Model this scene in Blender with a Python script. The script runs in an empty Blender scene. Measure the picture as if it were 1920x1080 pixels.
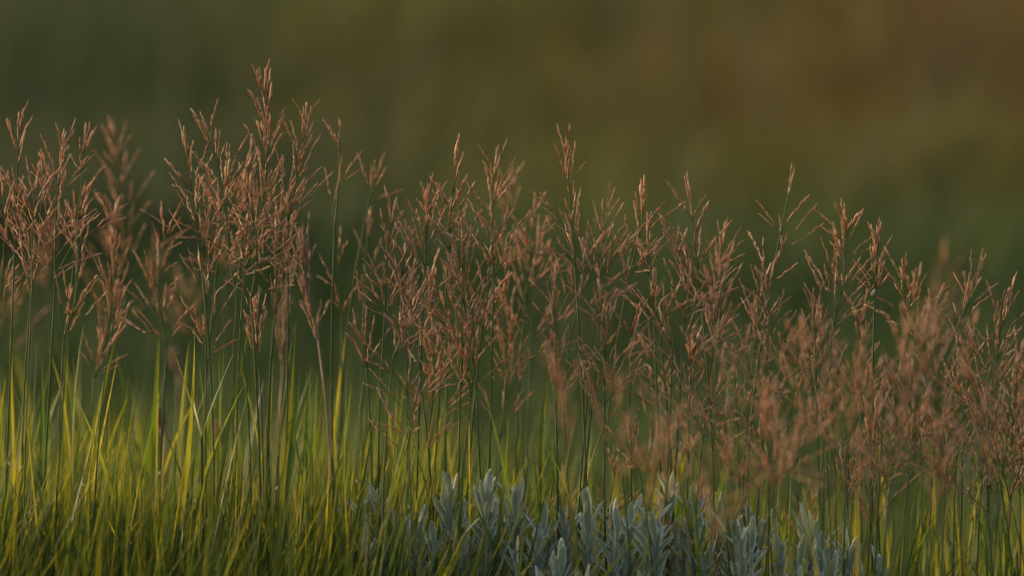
import bpy, math
import numpy as np
from mathutils import Vector, Matrix, Quaternion

R = np.random.RandomState(11)
U = lambda a, b: float(R.uniform(a, b))
SC = bpy.context.scene
COL = SC.collection

# ------------------------------------------------------------------ camera
CAM = Vector((0.0, -3.5, 0.99))
AIM = Vector((0.0, 0.0, 0.62))
cam_data = bpy.data.cameras.new("camera")
cam = bpy.data.objects.new("camera", cam_data)
COL.objects.link(cam)
cam.location = CAM
fwd = (AIM - CAM).normalized()
cam.rotation_euler = fwd.to_track_quat('-Z', 'Y').to_euler()
DIST = (AIM - CAM).length
cam_data.sensor_width = 36.0
cam_data.lens = 36.0 * DIST / 0.80
cam_data.clip_start = 0.05
cam_data.clip_end = 2000.0
cam_data.dof.use_dof = True
cam_data.dof.focus_distance = DIST
cam_data.dof.aperture_fstop = 3.0
cam_data.dof.aperture_blades = 9
SC.camera = cam

# ------------------------------------------------------------------ sky, sun, exposure
SUN_EL, SUN_AZ = math.radians(12.0), math.radians(-66.0)      # low sun behind the meadow, to the left
world = bpy.data.worlds.new("World")
SC.world = world
world.use_nodes = True
wn = world.node_tree
bg = wn.nodes["Background"]
sky = wn.nodes.new("ShaderNodeTexSky")
sky.sky_type = 'NISHITA'
sky.sun_disc = False
sky.sun_elevation = SUN_EL
sky.sun_rotation = SUN_AZ
sky.air_density = 1.0
sky.dust_density = 2.0
wn.links.new(sky.outputs[0], bg.inputs[0])
bg.inputs[1].default_value = 0.15
sun_vec = Vector((math.sin(SUN_AZ) * math.cos(SUN_EL), math.cos(SUN_AZ) * math.cos(SUN_EL), math.sin(SUN_EL)))
sun_data = bpy.data.lights.new("sun", 'SUN')
sun_data.energy = 3.0
sun_data.angle = math.radians(0.8)
sun_data.color = (1.0, 0.72, 0.42)
sun = bpy.data.objects.new("sun", sun_data)
COL.objects.link(sun)
sun.rotation_euler = (-sun_vec).to_track_quat('-Z', 'Y').to_euler()
sun.location = sun_vec * 30
vs = SC.view_settings
vs.view_transform = 'Standard'
vs.look = 'None'
vs.exposure = 1.2
vs.gamma = 1.0
vs.use_curve_mapping = False
SC.cycles.use_denoising = True
SC.cycles.max_bounces = 8
SC.cycles.transmission_bounces = 6
SC.cycles.use_adaptive_sampling = False

# ------------------------------------------------------------------ pixel -> world helper (1920 x 1080 frame), at a given depth y
_right = fwd.cross(Vector((0, 0, 1))).normalized()
_up = _right.cross(fwd).normalized()
PX = 0.80 / 1920.0
def P(px, py, y=0.0):
    d = fwd * DIST + _right * ((px - 960) * PX) + _up * ((540 - py) * PX)
    t = (y - CAM.y) / d.y
    return CAM + d * t

def ground_z(x, y):
    """gentle relief of the meadow; works on floats and arrays"""
    x = np.asarray(x, float); y = np.asarray(y, float)
    f = np.clip((y - 1.5) / 10.0, 0, 1)
    return f * (0.06 * np.sin(x * 0.9 + 0.6) + 0.05 * np.sin(y * 0.7 + x * 0.3)) + 0.0022 * np.clip(y - 14.0, 0, 400) ** 1.25

# ------------------------------------------------------------------ materials
def new_mat(name):
    m = bpy.data.materials.new(name)
    m.use_nodes = True
    nt = m.node_tree
    for n in list(nt.nodes):
        if n.type != 'OUTPUT_MATERIAL':
            nt.nodes.remove(n)
    return m, nt, nt.nodes["Material Output"]

def attr(nt, name):
    a = nt.nodes.new("ShaderNodeAttribute"); a.attribute_name = name
    return a.outputs["Fac"]

def ramp(nt, fac, stops):
    r = nt.nodes.new("ShaderNodeValToRGB")
    e = r.color_ramp.elements
    while len(e) < len(stops):
        e.new(0.5)
    for k, (p, c) in enumerate(stops):
        e[k].position = p
        e[k].color = (*c, 1)
    nt.links.new(fac, r.inputs[0])
    return r.outputs[0]

def math_node(nt, op, a, b):
    n = nt.nodes.new("ShaderNodeMath"); n.operation = op
    for k, v in enumerate((a, b)):
        if isinstance(v, (int, float)):
            n.inputs[k].default_value = v
        else:
            nt.links.new(v, n.inputs[k])
    return n.outputs[0]

def mix_col(nt, fac, a, b, mode='MIX'):
    n = nt.nodes.new("ShaderNodeMix"); n.data_type = 'RGBA'; n.blend_type = mode
    for sock, v in ((n.inputs[0], fac), (n.inputs[6], a), (n.inputs[7], b)):
        if isinstance(v, (int, float)):
            sock.default_value = v
        elif isinstance(v, tuple):
            sock.default_value = (*v, 1)
        else:
            nt.links.new(v, sock)
    return n.outputs[2]

def leafy(name, refl, trans, trans_amount=0.5, rough=0.5, spec=0.4, tip=None, tip_from=0.75, sheen=0.0, streak=0.0, edge=None, vary=True):
    """thin plant tissue: reflecting face + light passing through; colours vary blade by blade (tint) and along the blade"""
    m, nt, out = new_mat(name)
    info = nt.nodes.new("ShaderNodeObjectInfo")
    t = math_node(nt, 'FRACT', math_node(nt, 'ADD', attr(nt, "tint"), info.outputs["Random"]), 0.0) if vary else attr(nt, "tint")
    c1 = ramp(nt, t, refl)
    c2 = ramp(nt, t, trans)
    if streak:
        tc = nt.nodes.new("ShaderNodeTexCoord")
        mp = nt.nodes.new("ShaderNodeMapping"); mp.inputs["Scale"].default_value = (420, 420, 30)
        nz = nt.nodes.new("ShaderNodeTexNoise"); nz.inputs["Scale"].default_value = 1.0
        nt.links.new(tc.outputs["Object"], mp.inputs[0]); nt.links.new(mp.outputs[0], nz.inputs["Vector"])
        s = ramp(nt, nz.outputs["Fac"], [(0.3, (1 - streak,) * 3), (0.7, (1 + streak,) * 3)])
        c1 = mix_col(nt, 1.0, c1, s, 'MULTIPLY')
        c2 = mix_col(nt, 1.0, c2, s, 'MULTIPLY')
    if tip:
        al = attr(nt, "along")
        f = ramp(nt, al, [(tip_from, (0, 0, 0)), (1.0, (1, 1, 1))])
        c1 = mix_col(nt, f, c1, tip)
        c2 = mix_col(nt, f, c2, tuple(v * 0.8 for v in tip))
    if edge:
        c1 = mix_col(nt, attr(nt, "edge"), c1, edge)
    p = nt.nodes.new("ShaderNodeBsdfPrincipled")
    p.inputs["Roughness"].default_value = rough
    p.inputs["Specular IOR Level"].default_value = spec
    if sheen:
        p.inputs["Sheen Weight"].default_value = sheen
        p.inputs["Sheen Roughness"].default_value = 0.4
    nt.links.new(c1, p.inputs["Base Color"])
    tr = nt.nodes.new("ShaderNodeBsdfTranslucent")
    nt.links.new(c2, tr.inputs["Color"])
    mx = nt.nodes.new("ShaderNodeMixShader")
    mx.inputs[0].default_value = trans_amount
    nt.links.new(p.outputs[0], mx.inputs[1]); nt.links.new(tr.outputs[0], mx.inputs[2])
    nt.links.new(mx.outputs[0], out.inputs[0])
    return m

M = {}
M['spike'] = leafy("spikelet_husk",
    [(0.0, (0.27, 0.088, 0.040)), (0.2, (0.44, 0.20, 0.096)), (0.4, (0.47, 0.32, 0.215)), (0.55, (0.34, 0.135, 0.068)), (0.72, (0.51, 0.26, 0.10)), (0.86, (0.28, 0.14, 0.09)), (1.0, (0.60, 0.45, 0.26))],
    [(0.0, (0.57, 0.18, 0.05)), (0.5, (0.60, 0.28, 0.095)), (1.0, (0.74, 0.38, 0.105))],
    0.44, 0.45, 0.35, tip=(0.82, 0.70, 0.52), tip_from=0.60)
M['dryspike'] = leafy("dry_husk",
    [(0.0, (0.40, 0.26, 0.16)), (0.5, (0.46, 0.31, 0.20)), (1.0, (0.36, 0.24, 0.155))],
    [(0.0, (0.44, 0.27, 0.14)), (1.0, (0.40, 0.25, 0.13))], 0.4, 0.6, 0.2)
M['stem'] = leafy("culm_green",
    [(0.0, (0.034, 0.066, 0.014)), (0.5, (0.05, 0.08, 0.018)), (0.85, (0.08, 0.09, 0.02)), (1.0, (0.11, 0.08, 0.03))],
    [(0.0, (0.06, 0.09, 0.010)), (1.0, (0.11, 0.10, 0.010))], 0.3, 0.55, 0.2)
M['drystem'] = leafy("culm_dry",
    [(0.0, (0.26, 0.16, 0.09)), (1.0, (0.30, 0.20, 0.11))],
    [(0.0, (0.24, 0.13, 0.06)), (1.0, (0.24, 0.13, 0.06))], 0.2, 0.5, 0.3)
M['blade'] = leafy("blade_green",
    [(0.0, (0.030, 0.070, 0.022)), (0.35, (0.045, 0.090, 0.024)), (0.7, (0.075, 0.105, 0.022)), (0.95, (0.12, 0.12, 0.025)), (1.0, (0.15, 0.12, 0.04))],
    [(0.0, (0.07, 0.13, 0.008)), (0.35, (0.13, 0.165, 0.009)), (0.7, (0.20, 0.195, 0.010)), (0.95, (0.25, 0.21, 0.014)), (1.0, (0.26, 0.20, 0.03))],
    0.52, 0.5, 0.25, streak=0.22)
M['field'] = leafy("field_blade_green",
    [(0.0, (0.022, 0.058, 0.020)), (0.45, (0.040, 0.080, 0.018)), (0.8, (0.075, 0.105, 0.018)), (1.0, (0.11, 0.12, 0.022))],
    [(0.0, (0.055, 0.10, 0.010)), (0.4, (0.155, 0.175, 0.010)), (0.75, (0.34, 0.295, 0.012)), (1.0, (0.42, 0.31, 0.016))],
    0.50, 0.5, 0.25, streak=0.22, vary=False)
M['meadow'] = leafy("meadow_green",
    [(0.0, (0.030, 0.060, 0.025)), (0.6, (0.044, 0.074, 0.027)), (1.0, (0.06, 0.074, 0.029))],
    [(0.0, (0.042, 0.080, 0.018)), (0.6, (0.062, 0.094, 0.018)), (1.0, (0.085, 0.094, 0.020))], 0.42, 0.6, 0.2, vary=False)  # hollow grass: part of its shade is put into this darker colour
M['far_green'] = leafy("far_grass_green",
    [(0.0, (0.018, 0.036, 0.020)), (1.0, (0.030, 0.042, 0.018))],
    [(0.0, (0.026, 0.044, 0.014)), (1.0, (0.055, 0.060, 0.014))], 0.45, 0.6, 0.2, vary=False)
M['far_olive'] = leafy("far_grass_olive",
    [(0.0, (0.046, 0.054, 0.018)), (1.0, (0.072, 0.066, 0.020))],
    [(0.0, (0.074, 0.080, 0.014)), (1.0, (0.11, 0.098, 0.018))], 0.45, 0.6, 0.2, vary=False)
M['far_dry'] = leafy("far_grass_dry",
    [(0.0, (0.08, 0.040, 0.016)), (1.0, (0.105, 0.055, 0.022))],
    [(0.0, (0.105, 0.050, 0.012)), (1.0, (0.13, 0.065, 0.016))], 0.45, 0.6, 0.2, vary=False)
M['sage'] = leafy("felted_silver_leaf",
    [(0.0, (0.23, 0.255, 0.165)), (0.5, (0.285, 0.30, 0.195)), (1.0, (0.34, 0.345, 0.23))],
    [(0.0, (0.20, 0.23, 0.12)), (1.0, (0.24, 0.25, 0.13))], 0.28, 0.75, 0.15, sheen=0.45, edge=(0.78, 0.78, 0.66))  # edge: pale felted margin, painted brighter to suggest lit rims
M['seed'] = leafy("pale_seed_sparkle", [(0.0, (0.62, 0.55, 0.40)), (1.0, (0.62, 0.55, 0.40))], [(0.0, (0.5, 0.4, 0.25)), (1.0, (0.5, 0.4, 0.25))], 0.3, 0.4, 0.4)

def soil_mat():
    m, nt, out = new_mat("thatch_and_soil")
    tc = nt.nodes.new("ShaderNodeTexCoord")
    nz = nt.nodes.new("ShaderNodeTexNoise"); nz.inputs["Scale"].default_value = 9.0; nz.inputs["Detail"].default_value = 8.0
    nt.links.new(tc.outputs["Object"], nz.inputs["Vector"])
    c = ramp(nt, nz.outputs["Fac"], [(0.3, (0.030, 0.034, 0.016)), (0.55, (0.055, 0.058, 0.026)), (0.75, (0.11, 0.09, 0.045))])
    p = nt.nodes.new("ShaderNodeBsdfPrincipled"); p.inputs["Roughness"].default_value = 0.95
    nt.links.new(c, p.inputs["Base Color"])
    b = nt.nodes.new("ShaderNodeBump"); b.inputs["Strength"].default_value = 0.6; b.inputs["Distance"].default_value = 0.02
    nt.links.new(nz.outputs["Fac"], b.inputs["Height"]); nt.links.new(b.outputs[0], p.inputs["Normal"])
    nt.links.new(p.outputs[0], out.inputs[0])
    return m
M['soil'] = soil_mat()

# ------------------------------------------------------------------ mesh collector
class MB:
    def __init__(self):
        self.v, self.f, self.tint, self.along, self.edge, self.mi = [], [], [], [], [], []
    def add(self, vs_, fs, tint=0.0, along=None, edge=None, mat=0):
        o = len(self.v)
        self.v += [tuple(p) for p in vs_]
        self.f += [tuple(i + o for i in q) for q in fs]
        n = len(vs_)
        self.tint += [tint] * n
        self.along += list(along) if along is not None else [0.0] * n
        self.edge += list(edge) if edge is not None else [0.0] * n
        self.mi += [mat] * len(fs)
    def tube(self, pts, radii, sides=5, tint=0.0, mat=0, cap=True):
        pts = [Vector(p) for p in pts]
        vs_, fs, al = [], [], []
        n = len(pts)
        ref = Vector((0.31, 0.95, 0.07))
        for k, p in enumerate(pts):
            d = (pts[min(k + 1, n - 1)] - pts[max(k - 1, 0)]).normalized()
            a = d.cross(ref).normalized(); b = d.cross(a)
            for s in range(sides):
                q = 2 * math.pi * s / sides
                vs_.append(p + (a * math.cos(q) + b * math.sin(q)) * radii[k]); al.append(0.0)
        for k in range(n - 1):
            for s in range(sides):
                fs.append((k * sides + s, k * sides + (s + 1) % sides, (k + 1) * sides + (s + 1) % sides, (k + 1) * sides + s))
        if cap:
            fs.append(tuple((n - 1) * sides + s for s in range(sides)))
        self.add(vs_, fs, tint, al, None, mat)
    def spikelet(self, p, d, length, width, tint, mat=0):
        """slender pointed grain husk, slightly flattened and split at the tip"""
        d = d.normalized()
        a = d.cross(Vector((U(-1, 1), U(-1, 1), U(-1, 1)))).normalized()
        b = d.cross(a)
        vs_ = [p]; al = [0.0]
        for (t, w) in ((0.22, 0.8), (0.55, 1.0), (0.82, 0.55)):
            for s in range(4):
                q = math.pi * 0.5 * s
                vs_.append(p + d * (length * t) + a * (math.cos(q) * width * 0.5 * w) + b * (math.sin(q) * width * 0.32 * w)); al.append(t)
        vs_.append(p + d * length + a * U(-.3, .3) * width); al.append(1.0)
        fs = [(0, 1 + (s + 1) % 4, 1 + s) for s in range(4)]
        for k in range(2):
            for s in range(4):
                i, j = 1 + k * 4 + s, 1 + k * 4 + (s + 1) % 4
                fs.append((i, j, j + 4, i + 4))
        fs += [(9 + s, 9 + (s + 1) % 4, 13) for s in range(4)]
        self.add(vs_, fs, tint, al, None, mat)
    def mesh(self, name, mats, smooth=True):
        me = bpy.data.meshes.new(name)
        me.from_pydata(self.v, [], self.f)
        for k, arr in (("tint", self.tint), ("along", self.along), ("edge", self.edge)):
            at = me.attributes.new(k, 'FLOAT', 'POINT'); at.data.foreach_set("value", np.array(arr, np.float32))
        for m in mats:
            me.materials.append(m)
        me.polygons.foreach_set("material_index", np.array(self.mi, np.int32))
        me.polygons.foreach_set("use_smooth", np.full(len(self.f), smooth))
        me.update()
        me["length"] = getattr(self, "length", 0.03)
        return me

def link(name, me, parent=None, mw=None):
    o = bpy.data.objects.new(name, me)
    COL.objects.link(o)
    if parent is not None:
        o.parent = parent
    if mw is not None:
        o.matrix_local = mw
    return o

def thing(name, loc, label, cat, group=None):
    o = bpy.data.objects.new(name, None)
    o.empty_display_size = 0.05
    COL.objects.link(o)
    o.location = loc
    o["label"] = label; o["category"] = cat; o["kind"] = "thing"
    if group:
        o["group"] = group
    return o

def frame(pos, d, azim=0.0, scale=1.0):
    """matrix whose +Z runs along d"""
    q = Vector((0, 0, 1)).rotation_difference(Vector(d).normalized())
    return Matrix.Translation(pos) @ q.to_matrix().to_4x4() @ Matrix.Rotation(azim, 4, 'Z') @ Matrix.Scale(scale, 4)

def bez(a, b, c, d, n):
    out = []
    for k in range(n + 1):
        t = k / n; s = 1 - t
        out.append(a * s**3 + b * 3 * s * s * t + c * 3 * s * t * t + d * t**3)
    return out

# ------------------------------------------------------------------ ground and the grass that carpets it
def build_ground():
    xs = np.concatenate([np.linspace(-300, -30, 12), np.linspace(-28, 28, 90), np.linspace(30, 300, 12)])
    ys = np.concatenate([np.linspace(-200, -8, 8), np.linspace(-7, 40, 110), np.linspace(45, 500, 18)])
    X, Y = np.meshgrid(xs, ys)
    Z = ground_z(X, Y)
    v = np.stack([X.ravel(), Y.ravel(), Z.ravel()], 1)
    nx = len(xs)
    f = [(j * nx + i, j * nx + i + 1, (j + 1) * nx + i + 1, (j + 1) * nx + i) for j in range(len(ys) - 1) for i in range(nx - 1)]
    me = bpy.data.meshes.new("ground")
    me.from_pydata(v.tolist(), [], f)
    me.materials.append(M['soil'])
    me.polygons.foreach_set("use_smooth", np.ones(len(f), bool))
    o = link("ground", me)
    o["kind"] = "structure"; o["label"] = "dark soil and thatch under the meadow grass"
build_ground()

def grass_field(name, label, mat, x, y, h, w, lean, lean_dir, seg=4, curl=0.5):
    """many curved tapering blades in one mesh (arrays, one entry a blade)"""
    n = len(x)
    z0 = ground_z(x, y)
    az = R.uniform(0, 2 * np.pi, n)
    wx, wy = np.cos(az), np.sin(az)
    lx, ly = np.cos(lean_dir) * lean * h, np.sin(lean_dir) * lean * h
    t = np.linspace(0, 1, seg + 1)
    prof = np.clip(np.minimum(0.55 + 1.2 * t, 1.0) * (1 - np.clip((t - 0.45) / 0.55, 0, 1) ** 1.6), 0.02, 1)
    V = np.zeros((n, seg + 1, 2, 3), np.float32)
    twist = R.uniform(-1.2, 1.2, n)
    for k, tk in enumerate(t):
        b = tk ** (1.0 + curl * 1.2)
        cx = x + lx * b; cy = y + ly * b
        cz = z0 + h * tk * (1 - 0.16 * lean * tk)
        ca, sa = np.cos(az + twist * tk), np.sin(az + twist * tk)
        for s, sg in enumerate((-0.5, 0.5)):
            V[:, k, s, 0] = cx + ca * w * prof[k] * sg
            V[:, k, s, 1] = cy + sa * w * prof[k] * sg
            V[:, k, s, 2] = cz
    base = np.arange(n)[:, None] * (seg + 1) * 2
    F = []
    for k in range(seg):
        F.append(base + np.array([2 * k, 2 * k + 1, 2 * k + 3, 2 * k + 2])[None, :])
    F = np.stack(F, 1).reshape(-1, 4)
    me = bpy.data.meshes.new(name)
    nv, nf = n * (seg + 1) * 2, len(F)
    me.vertices.add(nv); me.vertices.foreach_set("co", V.ravel())
    me.loops.add(nf * 4); me.loops.foreach_set("vertex_index", F.ravel().astype(np.int32))
    me.polygons.add(nf)
    me.polygons.foreach_set("loop_start", np.arange(0, nf * 4, 4, dtype=np.int32))
    me.polygons.foreach_set("use_smooth", np.ones(nf, bool))
    me.update(calc_edges=True)
    ti = np.repeat(np.clip(R.beta(1.0, 1.3, n), 0, 0.995), (seg + 1) * 2).astype(np.float32)
    al = np.tile(np.repeat(t, 2), n).astype(np.float32)
    a = me.attributes.new("tint", 'FLOAT', 'POINT'); a.data.foreach_set("value", ti)
    a = me.attributes.new("along", 'FLOAT', 'POINT'); a.data.foreach_set("value", al)
    me.materials.append(M[mat])
    o = link(name, me)
    o["kind"] = "stuff"; o["label"] = label; o["category"] = "grass"
    return o

def smooth(a, b, x):
    t = np.clip((np.asarray(x, float) - a) / (b - a), 0, 1)
    return t * t * (3 - 2 * t)

def hnoise(x, y, s, seed):
    """soft 2D noise from a few sines"""
    r = np.random.RandomState(seed); o = 0
    for k in range(5):
        a = r.uniform(0, 2 * np.pi); f = s * r.uniform(0.6, 1.9)
        o = o + np.sin((x * np.cos(a) + y * np.sin(a)) * f + r.uniform(0, 6.3))
    return o / 5 * 1.3

# near leafy layer (round the focus plane), tall on one side and thinning out to the other
n = 92000
x = R.uniform(-1.7, 0.95, n); y = np.where(R.uniform(0, 1, n) < 0.45, R.normal(0.0, 0.10, n), R.uniform(-0.40, 0.70, n))
dens = 1.0 - 0.74 * smooth(-0.13, 0.10, x)
dens = dens * (1 - 0.35 * smooth(-0.17, -0.10, x) * smooth(0.10, 0.0, y))       # open ground where the silver plants stand
keep = R.uniform(0, 1, n) < dens
x, y = x[keep], y[keep]; n = len(x)
top = 0.490 - 0.10 * smooth(-0.15, 0.12, x) - 0.05 * smooth(-0.05, -0.4, y) - 0.12 * smooth(0.10, 0.6, y)
h = top * (0.50 + 0.60 * R.beta(2.4, 1.8, n)) + 0.02 * hnoise(x, y, 9, 3)
lean = R.uniform(0.04, 0.45, n)
m = 2000                                                   # taller single blades standing out of it
xt = R.uniform(-0.75, 0.50, m); yt = R.uniform(-0.1, 0.6, m)
x, y = np.concatenate([x, xt]), np.concatenate([y, yt])
h = np.concatenate([h, (0.58 - 0.08 * smooth(-0.2, 0.15, xt)) * R.uniform(0.78, 1.0, m) - 0.10 * smooth(0.1, 0.6, yt)])
lean = np.concatenate([lean, R.uniform(0.02, 0.22, m)]); n += m
grass_field("meadow_grass", "dense yellow-green grass blades filling the bottom of the meadow", 'field', x, y, h,
            np.concatenate([0.0024 + 0.0034 * R.beta(1.4, 1.6, n - m), R.uniform(0.0030, 0.0056, m)]), lean, R.normal(0.25, 1.4, n), 6, 0.6)

# short grass in the hollow behind
n = 38000
x = R.uniform(-2.6, 2.2, n); y = R.uniform(0.70, 3.9, n)
h = (0.25 + 0.09 * smooth(1.8, 0.8, y) + 0.10 * smooth(2.0, 3.6, y) + 0.05 * hnoise(x, y, 3, 5)) * R.uniform(0.6, 1.25, n)
grass_field("hollow_grass", "blurred dark green grass in the hollow behind the seed heads", 'meadow', x, y, h,
            R.uniform(0.004, 0.008, n), R.uniform(0.1, 0.7, n), R.uniform(0, 6.28, n), 4, 0.7)

# the far meadow: green on one side, drier to the other
n = 70000
y = 3.6 + 17.0 * R.uniform(0, 1, n) ** 1.5; x = R.uniform(-1, 1, n) * (1.8 + 0.22 * y) - 0.5
tall = 0.36 + 0.13 * hnoise(x, y, 1.7, 8) + 0.10 * smooth(6, 10, y)
h = tall * R.uniform(0.55, 1.2, n)
u = x / (y + 3.5) * 8.8                                   # -1 .. 1 across the meadow
nz = hnoise(x, y, 1.1, 21)
dryness = smooth(0.3, 1.2, u + 0.4 * nz) * smooth(5.0, 8.5, y + 0.6 * nz)
olive = smooth(-0.75, 0.05, u + 0.55 * hnoise(x, y, 2.0, 33))
q = R.uniform(0, 1, n)
dry = q < dryness * 0.42
oli = (~dry) & (R.uniform(0, 1, n) < olive * 0.85)
g = ~dry & ~oli
lw, ld = R.uniform(0.1, 0.6, n), R.uniform(0, 6.28, n)
wd = R.uniform(0.006, 0.014, n)
grass_field("distant_green_grass", "blurred dark green grass far behind the left tufts", 'far_green', x[g], y[g], h[g], wd[g], lw[g], ld[g], 3, 0.6)
grass_field("distant_olive_grass", "blurred olive grass of the meadow far behind", 'far_olive', x[oli], y[oli], h[oli], wd[oli], lw[oli], ld[oli], 3, 0.6)
grass_field("distant_dry_grass", "blurred brown dry grass stand far behind", 'far_dry', x[dry], y[dry], h[dry] * 1.12, wd[dry], lw[dry], ld[dry], 3, 0.6)

# far off stand of seed heads, only soft streaks in the view
def far_heads():
    b = MB()
    for _ in range(75):
        yy = U(5.5, 11.0); uu = U(0.2, 1.1) if R.uniform() < 0.93 else U(-0.9, 0.2)
        xx = uu * (yy + 3.5) / 8.8; z0 = float(ground_z(xx, yy)); hh = U(0.5, 0.72)
        top = Vector((xx + U(-.05, .05), yy, z0 + hh))
        b.tube([(xx, yy, z0), ((xx + top.x) / 2, yy, z0 + hh * .5), tuple(top)], [0.0014] * 3, 3, U(0, 1), 1)
        for k in range(13):
            d = Vector((U(-.5, .5), U(-.5, .5), 1))
            b.spikelet(top - Vector((0, 0, U(0, 0.14))), d, U(0.03, 0.05), U(0.003, 0.005), U(0, 1), 0)
    o = link("distant_seed_heads", b.mesh("distant_seed_heads", [M['far_dry'], M['stem']]))
    o["kind"] = "stuff"; o["label"] = "soft reddish streaks of seed heads far behind the right stand"; o["category"] = "grass"
far_heads()

# ------------------------------------------------------------------ shared pieces: panicle branches, blades, silver leaves
def make_branch(L, bare, curve, twigs, plump=1.0, mat=0):
    """one panicle branch: thin stalk along +Z bending to +X, husks packed along its outer part"""
    b = MB()
    def run(p0, d0, L, bare, curve, twigs, r0):
        n = max(4, int(L / 0.007))
        pts, dirs = [Vector(p0)], [Vector(d0).normalized()]
        side = Vector((1, 0, 0)) - dirs[0] * dirs[0].x
        side.normalize()
        wob = Vector((U(-1, 1), U(-1, 1), U(-1, 1))) * 0.02
        for k in range(n):
            d = (dirs[-1] + side * (curve / n) + wob * (1 / n) * 3).normalized()
            pts.append(pts[-1] + d * (L / n)); dirs.append(d)
        b.tube(pts, [r0 * (1 - 0.5 * k / n) for k in range(n + 1)], 3, U(0.0, 0.4), 1)
        s = bare * L
        while s < L * 0.99:
            k = min(n - 1, int(s / L * n)); f = s / L * n - k
            p = pts[k].lerp(pts[k + 1], f); d = dirs[k]
            off = Vector((U(-1, 1), U(-1, 1), U(-1, 1))); off -= d * off.dot(d); off.normalize()
            ang = U(0.02, 0.13)
            ln = U(0.0055, 0.0092) * (0.85 if s > L * 0.85 else 1)
            b.spikelet(p + off * 0.0004, d * math.cos(ang) + off * math.sin(ang), ln, U(0.00085, 0.0013) * plump, U(0, 1), 0)
            s += U(0.0017, 0.0034)
        b.spikelet(pts[-1], dirs[-1], U(0.007, 0.010), 0.0011 * plump, U(0, 1), 0)
        for _ in range(twigs):
            k = int(n * U(0.2, 0.55))
            off = Vector((U(-1, 1), U(-1, 1), U(-0.2, 0.2))); off -= dirs[k] * off.dot(dirs[k]); off.normalize()
            a = U(0.3, 0.6)
            run(pts[k], dirs[k] * math.cos(a) + off * math.sin(a), L * U(0.35, 0.6), U(0.1, 0.3), curve * 0.5 * U(-0.5, 1), 0, r0 * 0.8)
    run((0, 0, 0), (0, 0, 1), L, bare, curve, twigs, 0.00036)
    b.length = L
    return b

BR = {'s': [], 'm': [], 'l': [], 'd': [], 'thin': []}
for k in range(10):
    BR['s'].append(make_branch(U(0.016, 0.026), U(0.05, 0.2), U(-0.1, 0.35), 0).mesh("branch_short", [M['spike'], M['stem']]))
    BR['m'].append(make_branch(U(0.034, 0.050), U(0.2, 0.48), U(-0.1, 0.4), k % 2).mesh("branch_middle", [M['spike'], M['stem']]))
for k in range(12):
    BR['l'].append(make_branch(U(0.052, 0.082), U(0.35, 0.62), U(-0.1, 0.55), k % 3).mesh("branch_long", [M['spike'], M['stem']]))
for k in range(6):
    BR['d'].append(make_branch(U(0.02, 0.035), U(0.0, 0.15), U(-0.1, 0.3), k % 2, 1.25).mesh("branch_dry", [M['dryspike'], M['drystem']]))
    BR['thin'].append(make_branch(U(0.028, 0.045), U(0.3, 0.5), U(0.0, 0.4), 0, 0.7).mesh("branch_thin", [M['spike'], M['stem']]))

def make_blade(L, w, curve, fold, seg=9, twist=0.0, mat='blade', tintv=None):
    """grass leaf along +Z, bending to +X, shallow V section"""
    b = MB()
    tint = U(0.05, 0.9) if tintv is None else tintv
    p = Vector((0, 0, 0)); a = 0.0
    vs_, al, ed = [], [], []
    for k in range(seg + 1):
        t = k / seg
        wd = w * min(0.22 + 3.0 * t, 1.0) * max(0.03, (1 - max(0, (t - 0.35) / 0.65) ** 1.5))
        tw = twist * t
        side = Vector((math.sin(tw) * math.cos(a), math.cos(tw), -math.sin(tw) * math.sin(a)))
        nrm = Vector((math.cos(a), 0, -math.sin(a)))
        for s in (-1, 0, 1):
            vs_.append(p + side * (s * wd * 0.5) - nrm * ((1 - abs(s)) * wd * fold)); al.append(t); ed.append(float(abs(s)))
        a += curve / seg * (0.4 + 1.2 * t)
        p = p + Vector((math.sin(a), 0, math.cos(a))) * (L / seg)
    fs = []
    for k in range(seg):
        for s in range(2):
            i = k * 3 + s
            fs.append((i, i + 1, i + 4, i + 3))
    b.add(vs_, fs, tint, al, ed)
    return b.mesh("blade", [M[mat]])
BLADES = [make_blade(U(0.13, 0.24), U(0.0038, 0.0066), U(-0.05, 0.30), U(0.1, 0.3), 9, U(-0.9, 0.9)) for _ in range(16)]

def make_sage_leaf(L, w, curve, lobed):
    b = MB()
    seg = 9
    p = Vector((0, 0, 0)); a = 0.0
    vs_, al, ed = [], [], []
    for k in range(seg + 1):
        t = k / seg
        wd = w * (0.28 + 0.72 * math.sin(min(1.0, t / 0.62) * math.pi * 0.5) ** 1.5) * (1 - max(0, (t - 0.62) / 0.40) ** 2.2)
        wd = max(wd, w * 0.05)
        if lobed and 0.6 < t < 0.95:
            wd *= 1.12 if k % 2 else 0.8
        nrm = Vector((math.cos(a), 0, -math.sin(a)))
        for s in (-1, -0.72, 0, 0.72, 1):
            vs_.append(p + Vector((0, s * wd * 0.5, 0)) - nrm * ((1 - s * s) * wd * 0.30)); al.append(t)
            ed.append(1.0 if abs(s) == 1 or k == seg else 0.0)
        a += curve / seg
        p = p + Vector((math.sin(a), 0, math.cos(a))) * (L / seg)
    fs = []
    for k in range(seg):
        for s in range(4):
            i = k * 5 + s
            fs.append((i, i + 1, i + 6, i + 5))
    b.add(vs_, fs, U(0, 1), al, ed)
    return b.mesh("silver_leaf", [M['sage']])
SAGE = [make_sage_leaf(U(0.017, 0.030), U(0.0045, 0.0068), U(-0.35, 0.55), k % 3 == 0) for k in range(12)]

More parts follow.
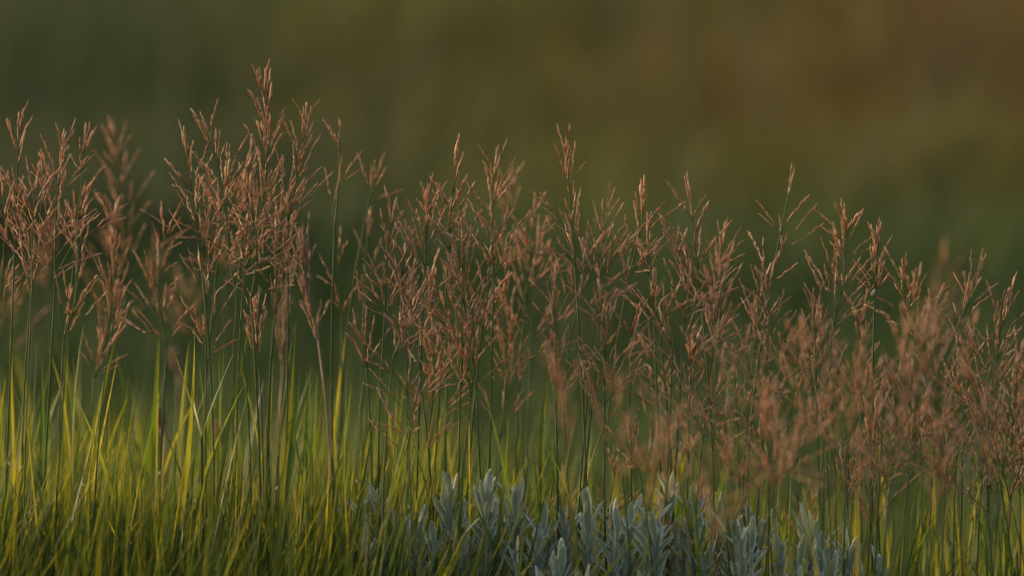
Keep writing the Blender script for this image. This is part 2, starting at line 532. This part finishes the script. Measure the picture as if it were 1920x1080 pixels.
# ------------------------------------------------------------------ a flowering grass: stem, panicle axis (> branches), leaves
DENSE = 0.92
def flowering_grass(tip, base, y, label, group=None, spread=0.75, dense=1.0, length=1.0, kind='n', lean=None, leaves=1, name="flowering_grass", dyt=0.0):
    """tip, base: where the head ends and where its lowest branches leave the stem (frame coordinates); y: depth in metres"""
    dense = dense * DENSE if kind == 'n' else dense
    T = P(tip[0], tip[1] + 14, y + dyt); B = P(base[0], base[1], y)
    ax = (T - B); H = ax.length; axd = ax.normalized()
    dx = (B.x - T.x)
    gx = B.x + (dx * 0.8 + U(-0.02, 0.02) if lean is None else lean)
    gy = y + U(-0.03, 0.03)
    G = Vector((gx, gy, float(ground_z(gx, gy))))
    root = thing(name, G, label, "grass", group)
    mats = [M['drystem'] if kind == 'd' else M['stem']]
    c1 = G + Vector((U(-.01, .01), 0, 0.35 * (B.z - G.z))); c2 = B - axd * (0.33 * (B - G).length)
    st = [p - G for p in bez(G, c1, c2, B, 12)]
    mb = MB()
    rr = U(0.00055, 0.0009) * (1.5 if kind == 'd' else 1.0) * (0.75 if kind == 't' else 1)
    tt = U(0, 1)
    mb.tube(st, [rr * (1.35 - 0.45 * k / 12) for k in range(13)], 6, tt)
    for k in (5, 8):                                                     # swollen nodes of the culm
        q = st[k]; dd = (st[k + 1] - st[k]).normalized()
        mb.tube([q - dd * 0.003, q - dd * 0.001, q + dd * 0.001, q + dd * 0.003], [rr, rr * 1.5, rr * 1.5, rr], 6, min(1, tt + 0.25), 0, False)
    link("stem", mb.mesh("stem", mats), root)
    # panicle axis with its terminal spike
    bow = axd.cross(Vector((U(-1, 1), U(-1, 1), U(-1, 1)))).normalized() * H * abs(R.normal(0, 0.06))
    c1 = B + axd * H * 0.35 + bow; c2 = B + axd * H * 0.7 + bow
    A = bez(B, c1, c2, T, 10)
    pb = MB()
    pb.tube([p - G for p in A], [rr * 0.85 * (1 - 0.06 * k) for k in range(11)], 5, tt, 1)
    hus = M['dryspike'] if kind == 'd' else M['spike']
    s = 0.80
    while s < 1.0:
        k = min(9, int(s * 10)); p = A[k].lerp(A[k + 1], s * 10 - k) - G; d = (A[k + 1] - A[k]).normalized()
        for _ in range(2):
            off = Vector((U(-1, 1), U(-1, 1), U(-1, 1))); off -= d * off.dot(d); off.normalize()
            a = U(0.04, 0.17)
            pb.spikelet(p, d * math.cos(a) + off * math.sin(a), U(0.006, 0.0095), U(0.0009, 0.0013), U(0, 1), 0)
        s += 0.0035 / H * U(0.7, 1.3)
    pan = link("panicle", pb.mesh("panicle", [hus, mats[0]]), root)
    # branches in whorls, longer and wider below
    t = 0.0; az = U(0, 6.28)
    while t < 0.90:
        k = min(9, int(t * 10)); p = A[k].lerp(A[k + 1], t * 10 - k) - G; d = (A[k + 1] - A[k]).normalized()
        m = 1 + int(R.uniform() < 0.75 * dense) + int(R.uniform() < (0.95 - 0.9 * t) * dense) + int(R.uniform() < (0.5 - 0.8 * t) * dense)
        for _ in range(m):
            az += 2.4 + U(-0.5, 0.5)
            if kind == 'd':
                pool = BR['d']; ang = U(0.08, 0.25)
            elif kind == 't':
                pool = BR['thin']; ang = spread * U(0.4, 0.9)
            else:
                want = (0.057 - 0.037 * t) * length * U(0.6, 1.15)
                pool = BR['l'] if want > 0.043 else BR['m'] if want > 0.026 else BR['s']
                ang = spread * (0.92 - 0.52 * t) * U(0.45, 1.15)
            me = pool[R.randint(len(pool))]
            perp = d.orthogonal().normalized()
            perp.rotate(Quaternion(d, az))
            bd = d * math.cos(ang) + perp * math.sin(ang)
            bend = Matrix.Translation(p) @ Matrix((perp - bd * perp.dot(bd), bd.cross(perp), bd)).transposed().normalized().to_4x4()
            sc = min(1.35, max(0.6, want / me["length"])) if kind == 'n' else U(0.85, 1.1)
            link("branch", me, pan, bend @ Matrix.Scale(sc, 4))
        t += U(0.075, 0.125) * (0.15 / max(H, 0.08)) / max(dense, 0.6)
    # culm leaves
    for _ in range(leaves):
        k = R.randint(4, 9)
        d = (st[k + 1] - st[k]).normalized(); ang = U(0.12, 0.4); az = U(0, 6.28)
        perp = d.orthogonal().normalized(); perp.rotate(Quaternion(d, az))
        bd = d * math.cos(ang) + perp * math.sin(ang)
        mt = Matrix.Translation(st[k]) @ Matrix((perp - bd * perp.dot(bd), bd.cross(perp), bd)).transposed().normalized().to_4x4()
        link("leaf", BLADES[R.randint(len(BLADES))], root, mt @ Matrix.Scale(U(0.6, 0.95), 4))
    return root

# heads one can pick out: (tip, base, depth, label, options)
HEADS = [
 ((35, 208), (27, 470), 0.00, "slim open grass head nearest the left edge, tip alone above its neighbours", dict(spread=.6, length=.8)),
 ((118, 247), (104, 520), 0.02, "bushy reddish grass head, thickest of the far left tuft", dict(spread=.8, dense=1.3)),
 ((160, 229), (140, 470), 0.05, "upright grass head with forked tip rising from the far left tuft", dict(spread=.6, length=.8)),
 ((72, 300), (60, 540), -0.03, "drooping brown grass head low in the far left tuft", dict(spread=.9)),
 ((212, 226), (232, 520), 0.32, "blurred rusty grass head standing just behind the far left tuft", dict(spread=.7, dense=1.2)),
 ((346, 240), (374, 470), 0.0, "grass head with sparse upright side branches, first of the tall left-centre tuft", dict(spread=.75, length=.9)),
 ((380, 207), (430, 480), 0.02, "grass head leaning left with a long slender purplish tip, tall left-centre tuft", dict(spread=.8, dense=1.2)),
 ((488, 130), (458, 510), 0.04, "tallest grass head of all, thick reddish spire above the left-centre tuft", dict(spread=.5, dense=1.4, length=.9)),
 ((430, 285), (405, 520), 0.08, "dense red-brown grass head filling the middle of the left-centre tuft", dict(spread=.8, dense=1.3)),
 ((452, 330), (470, 560), -0.02, "grass head with crossing grey branches low in the left-centre tuft", dict(spread=.9)),
 ((575, 186), (538, 420), 0.0, "tall grass head with a knobbly tip and one branch bent level, beside the tallest spire", dict(spread=.8, length=.85)),
 ((637, 222), (628, 420), 0.07, "slightly soft grass head standing alone with spaced upright branches", dict(spread=.6, length=.8, dense=.5)),
 ((702, 317), (690, 385), 0.16, "small blurred ochre grass head with two long branches arching sideways", dict(spread=1.0, length=.9, dense=.15)),
 ((540, 362), (540, 530), 0.0, "narrow brown grass head below the knobbly tipped one", dict(spread=.45, length=.7)),
 ((216, 530), (200, 672), -0.04, "sparse thin grass head standing low and alone over the yellow grass", dict(spread=.6, length=.8, kind='t', dense=.8)),
 ((478, 548), (486, 690), 0.0, "small dark grass head hanging low under the left-centre tuft", dict(spread=.5, length=.6)),
 ((690, 400), (684, 530), 0.2, "blurred slim grass head behind the gap left of the middle stand", dict(spread=.5, length=.6, dense=.5)),
 ((638, 424), (640, 590), 0.14, "soft brown grass head beside the dry tan spike", dict(spread=.6, length=.7, dense=.5)),
 ((676, 522), (688, 690), 0.03, "low thin grass head at the edge of the middle stand", dict(spread=.5, length=.6)),
 ((742, 368), (722, 590), 0.0, "grass head at the outer edge of the middle stand, knotted along its stem", dict(spread=.6, length=.8)),
 ((802, 346), (796, 500), 0.01, "compact grass head with clustered upright branches in the middle stand", dict(spread=.6, length=.8, dense=1.2)),
 ((856, 275), (842, 470), 0.0, "grass head with twin pointed tips in the middle stand", dict(spread=.6, length=.75)),
 ((932, 271), (926, 520), 0.0, "grass head with a feathered spire and many upright branches, tallest of the middle stand", dict(spread=.65, length=.9, dense=1.2)),
 ((762, 440), (762, 620), 0.03, "brown grass head partly hidden at the left of the middle stand", dict(spread=.8, length=.8)),
 ((872, 380), (890, 690), -0.02, "long dense grass head running down the core of the middle stand", dict(spread=.7, dense=1.3)),
 ((955, 322), (952, 520), 0.26, "blurred grass head right behind the feathered spire of the middle stand", dict(spread=.6)),
 ((1002, 362), (985, 560), 0.13, "soft orange-brown grass head closing the middle stand", dict(spread=.6, length=.8)),
 ((768, 545), (792, 745), -0.03, "open grass head with three arched branches low beneath the middle stand", dict(spread=.9, length=.9, dense=.8)),
 ((900, 560), (882, 745), -0.04, "drooping grass head at the foot of the middle stand with level lower branches", dict(spread=1.0, dense=1.0)),
 ((1061, 253), (1078, 500), 0.0, "tall slender grass head with a long pale tip, first above the centre-right stand", dict(spread=.65, length=.9)),
 ((1140, 372), (1120, 560), 0.0, "grass head with a slanting reddish branch tuft in the centre-right stand", dict(spread=.9)),
 ((1210, 344), (1178, 520), 0.01, "grass head leaning right with a thin tip in the centre-right stand", dict(spread=.9, length=.9)),
 ((1218, 400), (1226, 600), 0.0, "narrow upright rusty grass head between the centre-right stand and its neighbour", dict(spread=.35, length=.6)),
 ((1292, 338), (1316, 580), 0.0, "broad grass head with several equal tips, crown of the right-centre stand", dict(spread=.8, dense=1.2)),
 ((1358, 412), (1345, 620), 0.05, "soft grass head tucked beside the broad crowned one", dict(spread=.7, length=.9)),
 ((1036, 520), (1042, 760), -0.05, "thin grass head hanging low below the centre-right stand with orange tip", dict(spread=.6, length=.8)),
 ((1488, 311), (1444, 545), 0.0, "airy grass head with wide open branches and a stout pointed tip, standing alone", dict(spread=.85, length=1.0, dense=.8, lean=-0.01)),
 ((1584, 378), (1560, 620), 0.02, "bushy rust-red grass head with forked tip, tallest of the right stand", dict(spread=.85, dense=1.3)),
 ((1644, 426), (1640, 560), 0.03, "short upright grass head with a single spear tip behind the bushy rust-red one", dict(spread=.35, length=.6)),
 ((1692, 486), (1712, 660), 0.05, "grass head with drooping side branches to the right of the pale seed", dict(spread=.9)),
 ((1772, 470), (1768, 660), 0.75, "faint blurred grass head far behind the right stand", dict(spread=.6)),
 ((1832, 520), (1795, 612), -0.02, "bare thin pale grass tip slanting up between the right stand and the edge", dict(spread=.5, kind='t', length=.6, dense=.5)),
 ((1888, 541), (1856, 770), 0.0, "dense sharp grass head nearest the right edge", dict(spread=.6, dense=1.3)),
 ((1915, 640), (1895, 880), 0.03, "grass head cut by the right edge of the view", dict(spread=.7, dense=1.2)),
 ((1822, 690), (1850, 800), -0.02, "small nodding grass head low beside the dense one at the right edge", dict(spread=.8, length=.7, dense=.8)),
]
for tip, base, y, lab, kw in HEADS:
    flowering_grass(tip, base, y, lab, None, **kw)

ORD = ["first", "second", "third", "fourth", "fifth", "sixth", "seventh", "eighth", "ninth", "tenth", "eleventh", "twelfth", "thirteenth", "fourteenth",
       "fifteenth", "sixteenth", "seventeenth", "eighteenth", "nineteenth", "twentieth"]
# fillers of each stand: (group phrase, label pattern, count, x range, tip y range, head length range, depth range)
STANDS = [
 ("further heads of the far left tuft", "brown grass head inside the far left tuft, {} from the left", 4, (-20, 190), (290, 420), (190, 330), (-0.08, 0.14)),
 ("blurred heads behind the far left tufts", "blurred brown grass head low behind the left tufts, {} from the left", 6, (20, 440), (400, 520), (130, 220), (0.3, 0.6)),
 ("further heads of the left-centre tuft", "brown grass head inside the tall left-centre tuft, {} from the left", 4, (320, 500), (290, 400), (190, 330), (-0.05, 0.16)),
 ("further heads of the middle stand", "brown grass head inside the middle stand, {} from the left", 9, (735, 1000), (390, 600), (190, 330), (-0.08, 0.2)),
 ("further heads of the centre-right stand", "brown grass head inside the centre-right stand, {} from the left", 9, (1050, 1260), (410, 620), (190, 330), (-0.12, 0.18)),
 ("further heads of the right-centre stand", "brown grass head under the broad crowned one, {} from the left", 10, (1270, 1440), (450, 650), (190, 320), (-0.2, 0.16)),
 ("heads of the right stand", "brown grass head inside the right stand, {} from the left", 17, (1490, 1810), (500, 720), (200, 330), (-0.15, 0.2)),
 ("blurred front heads of the right stand", "blurred brown grass head in front of the right stand, {} from the left", 12, (1400, 1840), (560, 800), (200, 320), (-0.42, -0.10)),
 ("blurred low heads in front of the centre", "very blurred low grass head in front of the silver plants, {} from the left", 6, (1060, 1440), (640, 830), (180, 260), (-0.65, -0.25)),
 ("heads at the right edge", "brown grass head in the tuft at the right edge, {} from the left", 8, (1850, 1960), (600, 800), (180, 260), (-0.2, 0.1)),
 ("low heads beneath the stands", "thin low grass head beneath the centre and right stands, {} from the left", 15, (1000, 1900), (740, 930), (90, 150), (-0.1, 0.2)),
]
for grp, pat, cnt, xr, yr, hr, dr in STANDS:
    xs = np.sort(np.linspace(xr[0], xr[1], cnt) + R.uniform(-0.3, 0.3, cnt) * (xr[1] - xr[0]) / cnt)
    for k in range(cnt):
        ty = U(*yr); hh = U(*hr); sl = U(-30, 30)
        flowering_grass((xs[k] + sl, ty), (xs[k], ty + hh), U(*dr), pat.format(ORD[k]), grp, spread=U(.35, 1.05), length=U(.75, 1.1) * min(1, hh / 190), dense=U(.65, 1.1), leaves=2)

# two dried contracted spikes
flowering_grass((572, 456), (597, 640), 0.10, "dry tan contracted grass spike, thick and ragged, beside the left-centre tuft", None, kind='d', dense=1.5, leaves=0, lean=0.0)
flowering_grass((540, 528), (530, 690), 0.2, "blurred dry tan grass spike left of the ragged one", None, kind='d', dense=1.2, leaves=0, lean=-0.01)

# ------------------------------------------------------------------ foxtail grasses with bristly heads
def foxtail(tip, base, y, label, w=0.011):
    T = P(*tip, y); B = P(*base, y)
    G = Vector((B.x + U(-.02, .02), y, 0))
    root = thing("foxtail_grass", G, label, "grass", "bristly foxtail heads in the low grass")
    mb = MB(); st = bez(G, G + Vector((0, 0, .2)), B - (T - B) * 0.8, B, 8)
    mb.tube([p - G for p in st], [0.0011] * 9, 6, U(0, 1))
    link("stem", mb.mesh("stem", [M['drystem']]), root)
    hb = MB(); d = (T - B).normalized(); L = (T - B).length
    a0 = d.orthogonal().normalized()
    hb.tube([B - G + d * L * k / 8 for k in range(9)], [0.0016] * 9, 5, 0.2, 0)
    for k in range(230):
        t = U(0, 1); az = U(0, 6.28); off = a0.copy(); off.rotate(Quaternion(d, az))
        ang = U(0.5, 0.9)
        r = (w * 0.5) * (0.55 + 0.45 * math.sin(math.pi * min(1, t * 0.9 + 0.1)))
        hb.spikelet(B - G + d * (L * t * 0.94), d * math.cos(ang) + off * math.sin(ang), r / math.sin(ang), 0.0016, U(0, 1), 0)
    link("seed_head", hb.mesh("foxtail_head", [M['dryspike']]), root)
    for _ in range(2):
        k = R.randint(2, 6)
        link("leaf", BLADES[R.randint(16)], root, frame(st[k] - G, Vector((U(-.3, .3), U(-.3, .3), 1)), U(0, 6.28), 0.7))
foxtail((298, 765), (307, 818), 0.26, "rounded rusty foxtail head, dark in its middle, above the yellow grass")
foxtail((326, 658), (334, 700), 0.62, "small blurred tan foxtail head higher beside the leaf fork")
foxtail((410, 795), (412, 838), 0.40, "short orange foxtail head low behind the leaf fork")

# ------------------------------------------------------------------ leafy shoots standing out of the grass
def shoot(px, tip_y, y, label, group, nl, wide=1.0, lean=0.0):
    T = P(px, tip_y, y)
    G = Vector((T.x - lean * T.z + U(-.015, .015), y + U(-.02, .02), 0))
    root = thing("grass_shoot", G, label, "grass", group)
    st_top = Vector((T.x, y, T.z)) - G
    Hs = st_top.z * U(0.70, 0.82)
    top = Vector((st_top.x * 0.75, st_top.y, Hs))
    st = bez(Vector((0, 0, 0)), Vector((0, 0, Hs * .4)), top * 0.75, top, 9)
    mb = MB(); mb.tube(st, [0.0013 * (1.2 - 0.05 * k) for k in range(10)], 6, U(0, 0.6))
    link("stem", mb.mesh("stem", [M['stem']]), root)
    for k in range(nl):
        i = 9 if k == 0 else 9 - min(6, 1 + k + R.randint(2))
        d = (st[i] - st[i - 1]).normalized()
        ang = U(0.0, 0.12) if k == 0 else U(0.12, 0.34)
        az = U(0, 6.28)
        perp = d.orthogonal().normalized(); perp.rotate(Quaternion(d, az))
        bd = d * math.cos(ang) + perp * math.sin(ang)
        me = BLADES[R.randint(16)]
        mt = Matrix.Translation(st[i]) @ Matrix((perp - bd * perp.dot(bd), bd.cross(perp), bd)).transposed().normalized().to_4x4()
        L = max(v.co.z for v in me.vertices)
        sc = (st_top.z - Hs) / L if k == 0 else U(0.55, 0.85)
        link("leaf", me, root, mt @ Matrix.Diagonal((0.95 * wide, 0.95 * wide, sc, 1)))
SHOOTS = [
 ("yellow-green grass shoot over the low grass at left, {} from the left", "leafy shoots on the left", 18, (-10, 330), (610, 780), (-0.1, 0.25)),
 ("yellow-green grass shoot under the left-centre tuft, {} from the left", "leafy shoots under the left-centre tuft", 18, (330, 660), (600, 790), (-0.1, 0.25)),
 ("yellow-green grass shoot under the middle stand, {} from the left", "leafy shoots under the middle stand", 18, (670, 1010), (680, 860), (-0.1, 0.2)),
 ("green grass shoot among the silver plants, {} from the left", "leafy shoots among the silver plants", 13, (1030, 1440), (760, 900), (-0.12, 0.2)),
 ("green grass shoot at lower right, {} from the left", "leafy shoots at lower right", 12, (1460, 1930), (760, 980), (-0.1, 0.25)),
]
for pat, grp, cnt, xr, yr, dr in SHOOTS:
    xs = np.linspace(xr[0], xr[1], cnt) + R.uniform(-0.35, 0.35, cnt) * (xr[1] - xr[0]) / cnt
    for k in range(cnt):
        shoot(xs[k], U(*yr), U(*dr), pat.format(ORD[k]), grp, R.randint(2, 5), U(0.7, 1.3), U(-0.10, 0.18))

def leaf_fork():
    """one stem that ends in two blades standing in a V"""
    y = -0.02
    N = P(378, 820, y); G = Vector((N.x + 0.004, y, 0.0))
    root = thing("grass_shoot", G, "dark stemmed grass shoot ending in a V-shaped fork of two blades", "grass")
    st = [p - G for p in bez(G, G + Vector((0, 0, .15)), N - Vector((0, 0, .1)), N, 10)]
    mb = MB(); mb.tube(st, [0.0013] * 11, 6, 0.1)
    link("stem", mb.mesh("stem", [M['stem']]), root)
    for (tx, ty, dy, cv) in ((331, 648, -0.01, -0.12), (434, 655, 0.02, 0.10), (352, 735, 0.03, 0.2)):
        v = P(tx, ty, y + dy) - N
        me = make_blade(v.length, 0.0052, cv, 0.22, 10, U(-0.3, 0.3), 'blade', 0.35)
        link("leaf", me, root, frame(st[-1], v, U(-0.4, 0.4)))
leaf_fork()

# ------------------------------------------------------------------ silver-leaved plants
def sage(px, tip_y, y, label, nl=26, lean=0.0):
    T = P(px, tip_y, y)
    G = Vector((T.x - lean, y + U(-.02, .02), 0))
    root = thing("silver_plant", G, label, "plant", "silver felted plants in the front grass")
    top = Vector((T.x, y, T.z - 0.03)) - G
    st = bez(Vector((0, 0, 0)), Vector((0, 0, top.z * .5)), top - Vector((0, 0, top.z * .3)), top, 16)
    mb = MB(); mb.tube(st, [0.0022 * (1.2 - 0.03 * k) for k in range(17)], 6, U(0, 1))
    link("stem", mb.mesh("stem", [M['sage']]), root)
    def rosette(line, base_z, nl, span, size):
        az = U(0, 6.28); n = len(line) - 1; H = line[-1].z - line[0].z
        for k in range(nl):
            f = k / (nl - 1)
            zz = max(0.0, 1 - span * (1 - f) / H) * n
            i = min(n - 1, int(zz))
            q = line[i].lerp(line[i + 1], min(1, zz - i))
            az += 2.4 + U(-.3, .3)
            ang = 0.85 - 0.5 * f + U(-0.25, 0.2)
            d = Vector((math.cos(az) * math.sin(ang), math.sin(az) * math.sin(ang), math.cos(ang)))
            perp = Vector((math.cos(az), math.sin(az), 0)); perp = (perp - d * perp.dot(d)).normalized()
            mt = Matrix.Translation(q) @ Matrix((perp, d.cross(perp), d)).transposed().to_4x4()
            link("leaf", SAGE[R.randint(12)], root, mt @ Matrix.Scale(size * (0.70 + 0.35 * f) * U(.7, 1.25), 4))
    rosette(st, 0, nl, min(0.12, top.z * 0.6), 1.0)
    for _ in range(R.randint(3, 6)):
        i = R.randint(8, 13); az = U(0, 6.28); r = U(0.015, 0.05)
        e = st[i] + Vector((math.cos(az) * r, math.sin(az) * r, U(0.06, 0.16)))
        if e.z > top.z:
            e.z = top.z - U(0, 0.02)
        ln = bez(st[i], st[i] + Vector((math.cos(az) * r * .8, math.sin(az) * r * .8, 0.01)), e - Vector((0, 0, .02)), e, 6)
        tb = MB(); tb.tube(ln, [0.0014] * 7, 5, U(0, 1))
        link("side_stem", tb.mesh("side_stem", [M['sage']]), root)
        rosette(ln, 0, R.randint(12, 18), 0.05, 0.9)
SAGES = [(712, 866, .12), (842, 862, .07), (786, 935, .05), (912, 905, .0), (965, 915, .02), (1008, 960, -.02), (1058, 955, .0), (1105, 935, -.02), (1160, 965, .0),
         (1255, 905, .02), (1300, 935, .0), (1345, 935, .08), (1405, 925, .0), (1462, 970, -.02), (1520, 965, .0), (1590, 1000, .0), (1390, 1000, -.06), (1050, 1020, -.05), (1230, 985, -.04), (1560, 1010, -.05)]
SAGES.sort()
for k, (px, ty, y) in enumerate(SAGES):
    y -= 0.05 + 0.05 * (px < 900); ty -= 22 + U(-30, 20)
    sage(px, ty, y, f"silver grey felted plant among the grass, {ORD[k]} from the left", R.randint(34, 50), U(-.045, .045))

# ------------------------------------------------------------------ one pale seed caught on a stalk, and pale grains standing for sparkles
def seed(px, py, y, size, label, group=None):
    p = P(px, py, y)
    o = MB(); d = Vector((U(-.6, .6), U(-.4, .4), 0.9)).normalized()
    vs_, fs, n = [], [], 8
    a = d.orthogonal().normalized(); b = d.cross(a)
    prof = [(-1, .05), (-.8, .5), (-.4, .9), (0, 1), (.45, .8), (.85, .35), (1, .04)]
    for (t, w) in prof:
        for s in range(n):
            q = 2 * math.pi * s / n
            vs_.append((d * t * 0.0032 + (a * math.cos(q) + b * math.sin(q) * 0.7) * w * 0.0016) * size)
    for k in range(len(prof) - 1):
        for s in range(n):
            fs.append((k * n + s, k * n + (s + 1) % n, (k + 1) * n + (s + 1) % n, (k + 1) * n + s))
    o.add(vs_, fs)
    ob = link("seed", o.mesh("seed", [M['seed']])); ob.location = p
    ob["label"] = label; ob["category"] = "seed"; ob["kind"] = "thing"
    if group:
        ob["group"] = group
seed(1637, 548, 0.02, 1.0, "pale cream seed caught on a stalk of the right stand, largest of the pale grains")
SPECKS = [(17, 869), (40, 876), (126, 988), (156, 909), (299, 887), (366, 940), (519, 915), (669, 903), (767, 950)]  # bright sparkles in the low grass, modelled as solid pale grains
for k, (px, py) in enumerate(SPECKS):
    seed(px, py, U(-0.09, -0.03), U(0.45, 0.6), f"tiny pale grain standing for a sparkle in the low grass, {ORD[k]} from the left", "pale grains standing for sparkles in the low grass")
